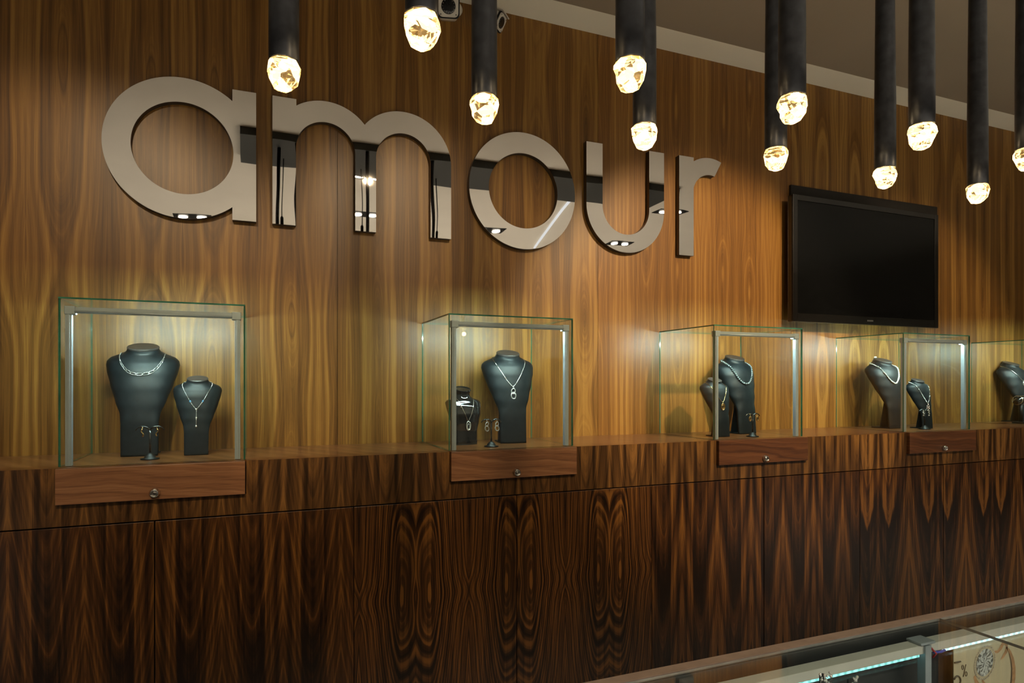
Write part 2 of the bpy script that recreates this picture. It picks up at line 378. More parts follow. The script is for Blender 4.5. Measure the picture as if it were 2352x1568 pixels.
# recessed twin downlights in the ceiling behind the camera (seen in the polished letters)
first = None
for i, (x, y) in enumerate([(-0.60, -2.73), (0.90, -2.73), (2.45, -2.73), (4.02, -2.73), (-0.62, -4.78), (1.08, -4.05), (2.52, -4.16), (4.3, -4.2)]):
    if first is None:
        t = thing('recessed_downlight', 'x', 'ceiling light', (x, y, CEIL), 0, 'recessed downlights in the ceiling')
        bm = B(); box(bm, -0.17, 0.17, -0.09, 0.09, -0.006, 0.0); obj('housing', bm, M_BLACK, t)
        for sx in (-0.08, 0.08):
            bm = B(); lathe(bm, [(0.042, -0.014), (0.042, -0.0062)], (sx, 0, 0), 20); lp = obj('lamp', bm, M_LAMP, t)
        first = t
    else:
        t = copy_thing(first, (x, y, CEIL), 'x', 'recessed downlights in the ceiling')
    t['label'] = ['twin downlight in the ceiling opposite the round opening of letter a', 'twin downlight mirrored high in the middle stem of letter m', 'twin downlight in the ceiling opposite the round opening of letter o',
                  'twin downlight mirrored across the right stem of letter u and letter r', 'far twin downlight mirrored at the bottom of letter a', 'far twin downlight mirrored low in the middle stem of letter m',
                  'far twin downlight mirrored at the lower left of letter o', 'far twin downlight mirrored at the bottom of letter u'][i]
t = thing('linear_ceiling_light', 'slim white linear light running across the ceiling, mirrored in the letter o', 'ceiling light', (3.08, -3.6, CEIL))
bm = B(); box(bm, -0.012, 0.012, -1.25, 1.25, -0.012, 0); obj('diffuser', bm, M_LINE, t, rot=(0, 0, 0.26))
# dark suspended canopy with cable pendants, mirrored in the letters
t = thing('cable_canopy', 'charcoal rectangular ceiling canopy mirrored in the letters', 'ceiling canopy', (0.9, -2.25, CEIL))
bm = B(); box(bm, -1.00, 2.7, -0.35, 0.22, -0.055, 0); obj('canopy_box', bm, M_CANOPY, t)
first = None
for x in (0.20, 0.80, 1.42):
    if first is None:
        c = thing('cable_pendant', 'x', 'pendant light', (x, -2.42, CEIL-0.055), 0, 'thin cable pendants under the canopy')
        bm = B(); sweep(bm, [(0, 0, 0), (0, 0, -0.46)], 0.004, 6); obj('cable', bm, M_BLACK, c)
        bm = B(); lathe(bm, [(0.006, 0), (0.012, -0.01), (0.012, -0.07), (0.004, -0.08)], (0, 0, -0.45), 12); obj('socket', bm, M_BLACK, c)
        first = c
    else: c = copy_thing(first, (x, -2.42, CEIL-0.055), 'x', 'thin cable pendants under the canopy')
    c['label'] = 'thin dark cable with small socket mirrored in the %s stem of letter m' % {0.20: 'left', 0.80: 'middle', 1.42: 'right'}[x]

# ------------------------------------------------------------------ wall cabinets and worktop
CY = -0.456; TOPZ = E-0.270; SEAM = E-0.455
UX = [-2.255, -0.958, 0.339, 1.644, 2.931, 4.226, 5.523, 6.82]
UM = [M_C, M_A, M_B, M_C, M_D, M_D, M_C]
ULAB = ['walnut base cabinet left of the first display case, out of frame', 'walnut base cabinet under the leftmost display case, dark V-shaped grain',
        'walnut base cabinet with mirrored knot figures below the second display case', 'walnut base cabinet with pointed grain below the third display case',
        'walnut base cabinet with scalloped pale grain below the fourth display case', 'walnut base cabinet at the right edge of the photo',
        'walnut base cabinet beyond the right edge of the photo']
for i in range(7):
    x0, x1 = UX[i], UX[i+1]; xm = (x0+x1)/2
    t = thing('base_cabinet', ULAB[i], 'cabinet', (xm, 0, 0), 0, 'walnut base cabinets along the wall')
    hw = (x1-x0)/2
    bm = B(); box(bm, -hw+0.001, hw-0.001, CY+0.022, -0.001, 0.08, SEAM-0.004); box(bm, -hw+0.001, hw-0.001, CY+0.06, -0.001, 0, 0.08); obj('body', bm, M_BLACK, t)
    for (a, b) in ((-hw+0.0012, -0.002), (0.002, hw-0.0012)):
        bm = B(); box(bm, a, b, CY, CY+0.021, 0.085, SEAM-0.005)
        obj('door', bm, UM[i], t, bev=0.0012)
t = thing('display_ledge', 'long walnut ledge along the wall carrying the glass display cases', 'counter', (0, 0, 0))
DX = [(-0.5822, -0.0322), (0.709, 1.259), (2.004, 2.552), (3.285, 3.832), (4.541, 5.091)]
for i in range(7):
    x0, x1 = UX[i]+0.0008, UX[i+1]-0.0008
    bm = B(); lo = E-0.387
    box(bm, x0, x1, CY, CY+0.02, SEAM, lo)
    cur = x0
    for a, b in DX:
        if x0 < a < x1:
            box(bm, cur, a-0.003, CY, CY+0.02, lo, TOPZ-0.0005); cur = b+0.003
    box(bm, cur, x1, CY, CY+0.02, lo, TOPZ-0.0005)
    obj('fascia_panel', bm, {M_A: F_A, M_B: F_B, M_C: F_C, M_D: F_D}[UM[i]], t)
bm = B(); box(bm, UX[0], UX[-1], CY+0.021, -0.001, SEAM-0.003, TOPZ-0.0225); obj('carcass', bm, M_BLACK, t)
bm = B(); box(bm, UX[0], UX[-1], CY+0.0202, -0.0005, TOPZ-0.022, TOPZ); obj('worktop', bm, M_TOP, t)
bm = B(); 
bm.free(); cur = UX[0]
for a, b in DX+[(UX[-1]+0.003, 0)]:
    bm = B(); box(bm, cur, a-0.003, CY+0.0002, CY+0.0202, TOPZ-0.0004, TOPZ); obj('worktop_edge', bm, M_TOP, t); cur = b+0.003
ledge = t

# ------------------------------------------------------------------ display cases
CH = 0.543; CD = 0.437; CW = 0.55; GT = 0.0055
def pane(name, x0, x1, y0, y1, z0, z1, thin, parent):
    bm = B(); fs = box(bm, x0, x1, y0, y1, z0, z1)
    ax = {'x': 0, 'y': 1, 'z': 2}[thin]
    for f in fs:
        f.normal_update(); f.material_index = 0 if abs(f.normal[ax]) > 0.9 else 1
    return obj(name, bm, [M_GLASS, M_EDGE], parent)
CLAB = ['leftmost glass display case, holding the oval-link collar', 'second glass display case from the left, below the letter o',
        'third glass display case from the left, with dark pearls inside', 'fourth glass display case, below the television', 'last glass display case, cut by the right edge']
case_x = [a for a, b in DX]
def make_case():
    t = thing('display_case', CLAB[0], 'display case', (case_x[0], 0, TOPZ+0.0018), 0, 'glass display cases on the ledge')
    pane('glass_panel', 0, CW, -CD, -CD+GT, 0, CH-GT, 'y', t)
    pane('glass_panel', 0, GT, -CD+GT+0.0003, -0.001, 0, CH-GT, 'x', t)
    pane('glass_panel', CW-GT, CW, -CD+GT+0.0003, -0.001, 0, CH-GT, 'x', t)
    pane('glass_panel', 0, CW, -CD, -0.001, CH-GT+0.0002, CH, 'z', t)
    fr = None
    bm = B(); zt = CH-0.030
    box(bm, 0.042, CW-0.042, -0.428, -0.420, zt-0.020, zt)            # channel front
    box(bm, 0.042, CW-0.042, -0.420, -0.390, zt-0.003, zt)            # channel top
    sweep(bm, [(0.042, -0.4285, zt-0.0145), (CW-0.042, -0.4285, zt-0.0145)], 0.0035, 8)
    fr = obj('light_bar', bm, M_ALU, t)
    bm = B(); box(bm, 0.05, CW-0.05, -0.4195, -0.413, zt-0.016, zt-0.0065); obj('led_strip', bm, M_LED, fr)
    for x in (0.016, CW-0.016-0.018):
        bm = B(); box(bm, x, x+0.018, -0.427, -0.407, 0.0005, zt-0.022); box(bm, x+0.005, x+0.013, -0.429, -0.427, 0.0005, zt-0.022)
        obj('frame_post', bm, M_ALU, t, bev=0.0015)
    for x, sx in ((0.014, 1), (CW-0.014-0.030, -1)):
        bm = B(); box(bm, x, x+0.030, -0.430, -0.402, zt-0.024, zt+0.003); obj('corner_joint', bm, M_ALU, t, bev=0.002)
    return t
def make_drawer(x, mat):
    bm = B(); box(bm, 0, CW, -0.472, -0.4385, -0.1145, -0.0005); dr = obj('drawer', bm, mat, ledge, loc=(x, 0, TOPZ), bev=0.0015)
    bm = B(); box(bm, 0.012, CW-0.012, -0.43, -0.02, 0.0003, 0.0015); box(bm, 0.001, CW-0.001, -0.4715, -0.439, 0.0001, 0.0009)
    obj('drawer_base', bm, M_TOP, dr)
    R = Matrix.Rotation(PI/2, 3, 'X')
    bm = B(); lathe(bm, [(0.0165, 0), (0.0165, 0.004), (0.013, 0.011), (0.0125, 0.014), (0.010, 0.0145), (0.0095, 0.011), (0.005, 0.0105), (0.0045, 0.013), (0.003, 0.0135)], (CW/2, -0.472, -0.093), 28, mat=R)
    obj('lock', bm, M_CHROME, dr)
cases = []
c0 = make_case()
for i, cx_ in enumerate(case_x):
    c = c0 if i == 0 else copy_thing(c0, (cx_, 0, TOPZ+0.0018), CLAB[i], 'glass display cases on the ledge')
    cases.append(c)
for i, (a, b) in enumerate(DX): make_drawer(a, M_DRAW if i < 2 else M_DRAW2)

# ------------------------------------------------------------------ necklace busts
def lerp_tab(tab, t):
    if t <= tab[0][0]: return tab[0][1]
    for (a, va), (b, vb) in zip(tab, tab[1:]):
        if t <= b:
            q = (t-a)/(b-a); q = q*q*(3-2*q)*0.35 + q*0.65; return va+(vb-va)*q
    return tab[-1][1]
class Bust:
    def __init__(s, H, wsc=1.0, gloss=False):
        s.H = H; k = H/0.405*wsc; s.k = k
        if not gloss:
            s.W = [(0, .060), (.30, .062), (.38, .066), (.50, .084), (.65, .105), (.78, .120), (.84, .124), (.88, .121), (.91, .108), (.93, .088), (.95, .066), (.97, .056), (1, .052)]
            s.YF = [(0, 0), (.30, .004), (.45, .010), (.6, .018), (.75, .030), (.85, .042), (.92, .052), (.96, .060), (1, .058)]
            s.D = [(0, .010), (.3, .016), (.45, .034), (.6, .055), (.75, .070), (.85, .075), (.92, .064), (.95, .050), (1, .045)]
        else:
            s.W = [(0, .072), (.25, .076), (.42, .092), (.55, .105), (.68, .112), (.76, .114), (.80, .104), (.84, .070), (.87, .050), (.92, .046), (1, .050)]
            s.YF = [(0, 0), (.25, .000), (.42, -.012), (.55, -.016), (.68, -.006), (.78, .014), (.85, .030), (.92, .036), (1, .030)]
            s.D = [(0, .020), (.25, .03), (.5, .060), (.7, .066), (.8, .060), (.86, .046), (1, .044)]
        s.B = [(0, 0), (.86 if not gloss else .78, 0), (.95 if not gloss else .86, 1), (1, 1)]
        s.gloss = gloss
    def p(s, t, th, off=0.0, inner=False):
        k = s.k; w_ = lerp_tab(s.W, t)*k+off; d = lerp_tab(s.D, t)*k; yf = lerp_tab(s.YF, t)*k; b = lerp_tab(s.B, t)
        x = w_*math.sin(th); y = yf - off + (d+off)*(1-math.cos(th))
        if inner:
            x = (w_-0.002*(1-b))*math.sin(th); tk = 0.010*k
            y = (yf+tk+d*(1-math.cos(th)))*(1-b) + (yf+d+d*math.cos(th))*b
        z = s.H*t
        tilt = max(0, (t-0.80)/0.20)**1.3*0.34
        z += tilt*(y - (yf+d))
        return Vector((x, y, z))
    def build(s, label, loc, rz, mat, group):
        t = thing('necklace_bust', label, 'display bust', loc, rz, group)
        bm = B(); rows = []; ts = [i/56 for i in range(57)]; n = 22
        for q in ts:
            ths = [-PI/2 + PI*i/n for i in range(n+1)]
            outer = [s.p(q, a) for a in ths]; inn = [s.p(q, a, inner=True) for a in reversed(ths)]
            rows.append([bm.verts.new(v) for v in outer+inn])
        for A, C in zip(rows, rows[1:]):
            m = len(A)
            for i in range(m):
                f = bm.faces.new((A[i], A[(i+1) % m], C[(i+1) % m], C[i])); f.smooth = True
        bm.faces.new(rows[0][::-1])
        top = rows[-1]; c = Vector((0, 0, 0))
        for v in top: c += v.co
        c /= len(top)
        # rounded rim then padded cap
        bm.faces.new(top)
        nrm = Vector((0, -0.32, 0.95)); tc_ = [v.co.copy() for v in top]
        obj('bust_form', bm, mat, t)
        bm = B(); rs = []
        for sc_2, up_ in ((0.98, -0.004), (1.045, -0.002), (1.045, 0.002), (1.0, 0.0045), (0.9, 0.005 if not s.gloss else 0.0)):
            rs.append([bm.verts.new(c + (v-c)*sc_2 + nrm*up_*s.k) for v in tc_])
        for A, C in zip(rs, rs[1:]):
            for i in range(len(A)): bm.faces.new((A[i], A[(i+1) % len(A)], C[(i+1) % len(A)], C[i]))
        bm.faces.new(rs[0][::-1]); bm.faces.new(rs[-1])
        obj('neck_cap', bm, mat if s.gloss else M_CAP, t)
        k = s.k; bw = 0.055*k
        bm = B()
        y1 = 0.135*k if not s.gloss else 0.08*k
        box(bm, -bw, bw, 0.006*k, y1, 0.0005, 0.005); obj('foot_plate', bm, mat, t, bev=0.001)
        bm = B()
        v = [(-bw, 0.072*k, 0.005), (bw, 0.072*k, 0.005), (bw, 0.078*k, 0.005), (-bw, 0.078*k, 0.005)]
        hz = s.H*0.52; v2 = [(-bw*1.1, 0.030*k, hz), (bw*1.1, 0.030*k, hz), (bw*1.1, 0.036*k, hz), (-bw*1.1, 0.036*k, hz)]
        a = [bm.verts.new(q) for q in v]; bb = [bm.verts.new(q) for q in v2]
        bm.faces.new(a[::-1]); bm.faces.new(bb)
        for i in range(4): bm.faces.new((a[i], a[(i+1) % 4], bb[(i+1) % 4], bb[i]))
        if not s.gloss: obj('back_support', bm, mat, t)
        else: bm.free()
        return t
    def strand(s, tc, te, X, pw=2.0, off=0.002, n=60, back=True):
        """points of a necklace lying on the bust: tc = height fraction at the centre, te at the neck sides"""
        pts = []; k = s.k
        for i in range(n+1):
            u = -1+2*i/n
            t = tc+(te-tc)*abs(u)**pw
            w_ = lerp_tab(s.W, t)*k
            sn = max(-1, min(1, X*k*(math.sin(u*PI/2)*0.25+u*0.75)/w_))
            pts.append(s.p(t, math.asin(sn), off))
        if back:
            a, b = pts[-1], pts[0]
            ry = lerp_tab(s.D, te)*k+0.004; sl = max(0, (te-0.80)/0.20)**1.3*0.34
            arc = []
            for i in range(1, 12):
                f = PI*i/12
                arc.append(Vector((a.x*math.cos(f)*1.02, a.y+ry*math.sin(f), a.z+sl*ry*math.sin(f))))
            pts = pts+arc
        return pts
def even(pts, step, closed=True):
    P_ = pts+([pts[0]] if closed else [])
    L = [0]
    for a, b in zip(P_, P_[1:]): L.append(L[-1]+(b-a).length)
    n = max(2, int(round(L[-1]/step))); out = []
    j = 0
    for i in range(n if closed else n+1):
        d = L[-1]*i/n
        while j < len(L)-2 and L[j+1] < d: j += 1
        q = (d-L[j])/max(1e-9, L[j+1]-L[j]); out.append(P_[j].lerp(P_[j+1], q))
    return out
big = Bust(0.402); small = Bust(0.283, 0.97); gb = Bust(0.240, 1.22, True)
GR = 'necklace display busts in the glass cases'
def place(b, x, y, rz=0.0, label='', mat=M_LEATHER): return b.build(label, (x, y, TOPZ+0.002), rz, mat, GR)
b1 = (-0.393, -0.200, 0.0); b1s = (-0.203, -0.232, 0.0)
b2 = (1.066, -0.245, -0.10); b2s = (0.851, -0.235, 0.08)
b3 = (2.407, -0.225, 0.05); b3s = (2.158, -0.325, 0.0)
b4 = (3.50, -0.245, -0.02); b4s = (3.672, -0.308, -0.05)
b5 = (4.885, -0.150, 0.0)
place(big, *b1, 'large black leatherette bust with silver oval-link collar, in the leftmost case')
place(small, *b1s, 'small black leatherette bust wearing a Y-shaped chain, in the leftmost case')
place(big, *b2, 'large black leatherette bust with looped silver pendant, below the letter o')
place(gb, *b2s, 'small glossy black bust with raised neck and flared shoulders, in the second case', M_GLOSSB)
place(big, *b3, 'large black bust wearing the dark pearl strand, in the third case')
place(small, *b3s, 'small black bust with gold oval pendant, beside the front post of the third case')
place(big, *b4, 'tall black bust with pale bead necklace, in the fourth case below the television')
place(small, *b4s, 'small black bust with beaded drop necklace, in the fourth case')
place(big, *b5, 'black bust with thin silver chain, in the last case at the right edge')

def necklace(pos, label, group='necklaces on the display busts'):
    x, y, rz = pos
    return thing('necklace', label, 'necklace', (x, y, TOPZ+0.002), rz, group)
# 1: oval links collar
t = necklace(b1, 'silver necklace of interlocking oval links lying flat on the large bust')
pts = big.strand(0.745, 0.945, 0.074, 2.8, 0.003)
ev = even(pts[:61], 0.0062, closed=False); bm = B(); n = len(ev)
i = 0; L = 0
P_ = even(pts[:61], 0.001, closed=False); d = 0; idx = 0
while idx < len(P_)-2:
    u = abs(idx/len(P_)-0.5)*2
    ln = 0.017*(1-u)**0.7+0.0055                  # long links in the middle
    j = min(len(P_)-1, idx+int(ln/0.001))
    a, b = P_[idx], P_[j]; c = (a+b)/2; dr = (b-a).normalized()
    ang = -math.atan2(dr.z, Vector((dr.x, dr.y)).length*(1 if dr.x >= 0 else -1))
    ringt(bm, c-Vector((0, 0.0015, 0)), (b-a).length*0.56, 0.0024+0.0022*(1-u), 0.00085, rot=ang, n=18, m=6, yaw=math.atan2(dr.y, dr.x) if abs(dr.x) > 1e-3 else 0)
    idx = j
obj('links', bm, M_GEM, t)
bm = B(); sweep(bm, pts[60:]+[pts[0]], 0.0012, 6); obj('clasp_chain', bm, M_SILV, t)
# 2: Y necklace
t = necklace(b1s, 'silver Y-shaped necklace with blue stones and a straight drop')
pts = small.strand(0.60, 0.945, 0.075, 1.2, 0.0016)
bm = B()
for p in even(pts, 0.0026): ball(bm, p, 0.00135, 6)
obj('chain', bm, M_SILV, t)
bot = small.p(0.60, 0, 0.003); low = small.p(0.38, 0, 0.003)
bm = B()
for i in range(20): ball(bm, bot.lerp(low, i/19), 0.0015, 6)
for q in (0.0, 0.5, 1.0): ball(bm, bot.lerp(low, q)+Vector((0, -0.001, 0)), 0.0038, 8, (1, .6, 1.15))
obj('drop', bm, M_GEM, t)
M_BST = simple('blue_stone', (0.12, 0.35, 0.6), 0.08, 0.3, coat=1)
for j in (19, 41):
    bm = B(); ball(bm, pts[j]+Vector((0, -0.001, 0)), 0.0036, 8, (1, .7, 1.2)); obj('stone', bm, M_BST, t)
# 3: V chain, double loop
t = necklace(b2, 'silver chain necklace with two interlocked oval loops as pendant, on the large bust')
pts = big.strand(0.625, 0.945, 0.075, 1.25, 0.0016)
bm = B(); sweep(bm, pts+[pts[0]], 0.0013, 6)
for p in even(pts, 0.003): ball(bm, p, 0.0016, 6)
obj('chain', bm, M_SILV, t)
c = big.p(0.625, 0, 0.004)
bm = B(); ball(bm, c+Vector((0, 0, -0.004)), 0.0042, 8, (0.7, 0.7, 1.6)); ringt(bm, c+Vector((0, -0.001, -0.020)), 0.0085, 0.012, 0.0026, rot=0.15)
ringt(bm, c+Vector((0.001, -0.001, -0.040)), 0.0105, 0.014, 0.0032, rot=-0.1); obj('pendant', bm, M_GEM, t)
# 4: teardrop on the glossy bust
t = necklace(b2s, 'silver chain with open teardrop pendant on the small glossy bust')
pts = gb.strand(0.42, 0.855, 0.054, 1.05, 0.0016)
bm = B(); sweep(bm, pts+[pts[0]], 0.0013, 6); obj('chain', bm, M_SILV, t)
c = gb.p(0.42, 0, 0.004)
bm = B(); ringt(bm, c+Vector((0, -0.001, -0.018)), 0.0095, 0.019, 0.0022); ringt(bm, c+Vector((0, -0.002, -0.021)), 0.0052, 0.012, 0.0016); obj('pendant', bm, M_GEM, t)
# 5: dark pearls
t = necklace(b3, 'strand of round dark grey pearls around the large bust')
pts = big.strand(0.655, 0.945, 0.076, 2.1, 0.005)
bm = B()
for p in even(pts, 0.0116): ball(bm, p, 0.0058, 12)
obj('pearls', bm, M_PEARL, t)
# 6: gold oval
t = necklace(b3s, 'fine gold chain with oval openwork gold pendant on the small bust')
pts = small.strand(0.60, 0.945, 0.075, 1.25, 0.0015)
bm = B(); sweep(bm, pts+[pts[0]], 0.0012, 6); obj('chain', bm, M_GOLD, t)
c = small.p(0.60, 0, 0.004)
bm = B(); ringt(bm, c+Vector((0, -0.001, -0.020)), 0.0105, 0.0165, 0.0024); ball(bm, c+Vector((0, 0, -0.020)), 0.0085, 12, (1, 0.3, 1.5)); ball(bm, c, 0.003, 8, (0.7, 0.7, 1.5)); obj('pendant', bm, M_GOLD, t)
# 7: pale bead necklace
t = necklace(b4, 'chunky pale pearl and crystal bead necklace with a white tag at the neck')
pts = big.strand(0.66, 0.945, 0.075, 1.7, 0.004)
bm = B(); ev = even(pts, 0.0068)
for i, p in enumerate(ev):
    u = min(abs(i-len(ev)*0.415)/(len(ev)*0.415), 1.0)
    ball(bm, p+Vector((0, 0, random.uniform(-.0012, .0012))), 0.0044-0.0018*u+random.uniform(-.0006, .0014), 8)
obj('beads', bm, M_WPEARL, t)
bm = B(); q = big.p(1.0, PI/2, inner=True); q = Vector((-0.005, lerp_tab(big.YF, 1)*1.0+0.088, 0.402+0.016)); box(bm, q.x-0.010, q.x+0.008, q.y-0.001, q.y+0.001, q.z-0.012, q.z+0.010)
obj('price_tag', bm, simple('white_paper', (0.8, 0.85, 0.85), 0.6), t)
# 8: beads with drops
t = necklace(b4s, 'silver bead necklace with a cluster of drops on the small bust')
pts = small.strand(0.52, 0.945, 0.075, 1.25, 0.003)
bm = B(); ev = even(pts, 0.0052)
for i, p in enumerate(ev): ball(bm, p, 0.0033 if i % 4 == 0 else 0.0020, 8)
obj('beads', bm, M_SILV, t)
c = small.p(0.52, 0, 0.004); bm = B()
for dx, dz in ((0, -0.006), (-0.008, -0.016), (0.007, -0.018), (-0.010, -0.028), (0.008, -0.030), (0.0, -0.024), (0.009, -0.042), (-0.006, -0.038)):
    ball(bm, c+Vector((dx, -0.002, dz)), 0.0042, 8, (0.9, 0.8, 1.2))
obj('drop', bm, simple('pink_crystal', (0.75, 0.55, 0.48), 0.1, 0.4, coat=1, var=0.3, vscale=300), t)
# 9
t = necklace(b5, 'thin silver chain with small teardrop pendant on the bust at the right edge')
pts = big.strand(0.70, 0.945, 0.075, 1.3, 0.0016)
bm = B(); sweep(bm, pts+[pts[0]], 0.0015, 6); obj('chain', bm, M_SILV, t)
c = big.p(0.70, 0, 0.004); bm = B(); ringt(bm, c+Vector((0, -0.001, -0.016)), 0.007, 0.014, 0.003); obj('pendant', bm, M_GEM, t)

# earring trees and earrings
def make_tree():
    t = thing('earring_stand', 'x', 'earring stand', (0, 0, 0), 0, 'black earring stands in the cases')
    bm = B(); lathe(bm, [(0.030, 0.0005), (0.030, 0.004), (0.019, 0.006), (0.017, 0.012), (0.010, 0.019), (0.0045, 0.023)], (0, 0, 0), 24)
    obj('base', bm, M_BLACK, t)
    bm = B(); sweep(bm, [(0, 0, 0.02), (0, 0, 0.104)], 0.0036, 10); obj('stem', bm, M_GLOSSB, t)
    for s in (-1, 1):
        bm = B(); pts = []
        for i in range(15):
            a = PI*0.92*i/14; pts.append((s*(0.0225-0.0225*math.cos(a)), 0, 0.098+0.017*math.sin(a)))
        sweep(bm, pts, [0.0030+0.003*math.sin(PI*min(1, i/11)) for i in range(15)], 10, flat=0.6); obj('arm', bm, M_GLOSSB, t)
    return t
TG = 'black earring stands in the cases'
tr0 = make_tree(); spots = [(-0.342, -0.312, 'black arched earring stand in front of the oval-link bust'), (0.921, -0.345, 'black arched earring stand between the two busts of the second case'),
                            (2.301, -0.365, 'black arched earring stand in front of the dark pearl bust'), (3.605, -0.330, 'black arched earring stand in front of the beaded drop necklace')]
for i, (x, y, lab) in enumerate(spots):
    if i == 0: tr0.location = (x, y, TOPZ+0.002); tr0['label'] = lab
    else: copy_thing(tr0, (x, y, TOPZ+0.002), lab, TG)
def earring(kind, x, y, side, label):
    t = thing('earring', label, 'earring', (x+side*0.0225, y-0.004, TOPZ+0.002+0.111), 0, 'earrings hanging from the stands')
    hb = B(); sweep(hb, [(0, 0.006, 0.001), (0, 0, 0.005), (0, -0.004, 0.001), (0, -0.0045, -0.008)], 0.0011, 6)
    mt = M_GOLD if kind in ('s', 'oval') else M_SILV
    obj('hook', hb, mt, t)
    bm = B()
    if kind == 's': sweep(bm, [(0.0035*math.sin(i/14*2*PI)*side, -0.005, -0.004-0.026*i/14) for i in range(15)], [0.0016+0.001*(i/14) for i in range(15)], 8)
    if kind == 'loop':
        ringt(bm, (0, -0.005, -0.016), 0.006, 0.009, 0.0020, rot=0.3); ringt(bm, (0, -0.005, -0.034), 0.008, 0.011, 0.0022, rot=-0.3)
    if kind == 'oval':
        ringt(bm, (0, -0.005, -0.020), 0.006, 0.012, 0.0020); ball(bm, (0, -0.005, -0.020), 0.005, 10, (1, .35, 2.0))
    if kind == 'cluster':
        for dx, dz in ((0, -0.006), (-0.002, -0.014), (0.002, -0.021), (0, -0.031)): ball(bm, (dx, -0.005, dz), 0.0045, 8)
    obj('dangle', bm, M_GOLD if kind in ('s', 'oval') else M_GEM, t)
for (x, y, _), kind, lb in zip(spots, ('s', 'loop', 'oval', 'cluster'), ('S-shaped gold earring', 'double-loop silver earring', 'oval openwork gold earring', 'silver cluster drop earring')):
    for s in (-1, 1): earring(kind, x, y, s, '%s on the %s arm of its black stand' % (lb, 'left' if s < 0 else 'right'))
# bracelet stand at the right edge
t = thing('bracelet_stand', 'low black bracelet stand in front of the bust in the last case', 'bracelet stand', (4.68, -0.225, TOPZ+0.002))
bm = B(); box(bm, -0.04, 0.06, -0.03, 0.03, 0.0005, 0.012); sweep(bm, [(0, 0, 0.012), (0, 0, 0.13)], 0.012, 10); obj('base', bm, M_BLACK, t)
bm = B(); sweep(bm, [(-0.055, 0, 0.138), (-0.02, 0, 0.155), (0.03, 0, 0.160), (0.09, 0, 0.148)], [0.016, 0.024, 0.026, 0.020], 16, flat=0.9); obj('pad', bm, M_GLOSSB, t)
first = None
for i, x in enumerate((-0.035, 0.0, 0.045)):
    br = thing('bracelet', ['thin silver bangle nearest the left end of the bracelet stand', 'silver bangle in the middle of the bracelet stand', 'silver bangle nearest the right end of the bracelet stand'][i], 'bracelet', (4.68+x, -0.225, TOPZ+0.002+0.156), 0, 'silver bangles on the bracelet stand')
    bm = B(); n = 28; sweep(bm, [(0.006*math.sin(2*PI*k/n), 0.031*math.cos(2*PI*k/n), 0.029*math.sin(2*PI*k/n)-0.002) for k in range(n)], 0.0017, 8, closed=True); obj('band', bm, M_SILV, br)

# ------------------------------------------------------------------ letters
def arc(cx, cz, r, a0, a1, n=64, rz=None):
    rz = rz or r
    return [(cx+r*math.cos(math.radians(a0+(a1-a0)*i/n)), cz+rz*math.sin(math.radians(a0+(a1-a0)*i/n))) for i in range(n+1)]
def letter(name, loops, label):
    x0 = sum(p[0] for p in loops[0])/len(loops[0]); z0 = min(p[1] for p in loops[0])
    clean = []
    for lp in loops:
        q = []
        for x, z in lp:
            if not q or abs(x-q[-1][0])+abs(z-q[-1][1]) > 1e-5: q.append((x, z))
        clean.append(q)
    flat = [p for lp in clean for p in lp]
    tris = tessellate_polygon([[Vector((x-x0, z-z0, 0)) for x, z in lp] for lp in clean])
    bm = B(); F = [bm.verts.new((x-x0, -0.014, z-z0)) for x, z in flat]; K = [bm.verts.new((x-x0, 0.016, z-z0)) for x, z in flat]
    for t3 in tris:
        try: bm.faces.new([F[i] for i in t3]); bm.faces.new([K[i] for i in reversed(t3)])
        except ValueError: pass
    o_ = 0
    for lp in clean:
        n = len(lp)
        for i in range(n): bm.faces.new((F[o_+i], F[o_+(i+1) % n], K[o_+(i+1) % n], K[o_+i]))
        o_ += n
    bmesh.ops.recalc_face_normals(bm, faces=bm.faces)
    me = bpy.data.meshes.new(name); bm.to_mesh(me); bm.free()
    me.materials.append(M_MIRROR); me.materials.append(M_CLEAR)
    for f in me.polygons: f.material_index = 0 if f.normal.y < -0.9 else 1; f.use_smooth = False
    o = bpy.data.objects.new(name, me); COL.objects.link(o); o.location = (x0, -0.0165, E+z0)
    o['label'] = label; o['category'] = 'letter'; o['group'] = 'polished wall letters'
    return o
def ang(cx, cz, x, z): return math.degrees(math.atan2(z-cz, x-cx))
cx, cz, R = -0.263, 0.931, 0.279; xs = -0.086
dz = math.sqrt(R*R-(xs-cx)**2); au = math.degrees(math.atan2(dz, xs-cx))
letter('letter_a', [arc(cx, cz, R, au, 360-au, 110)+[(xs, 0.664), (0.004, 0.664), (0.004, 1.195), (xs, 1.195)], arc(-0.264, 0.931, 0.182, 0, 358, 90)[:-1]], 'polished steel letter a, first of the word on the wall')
c1, c2, cz = 0.2825, 0.6185, 0.9945; R1, R2, r1, r2 = 0.2125, 0.2205, 0.1225, 0.1235
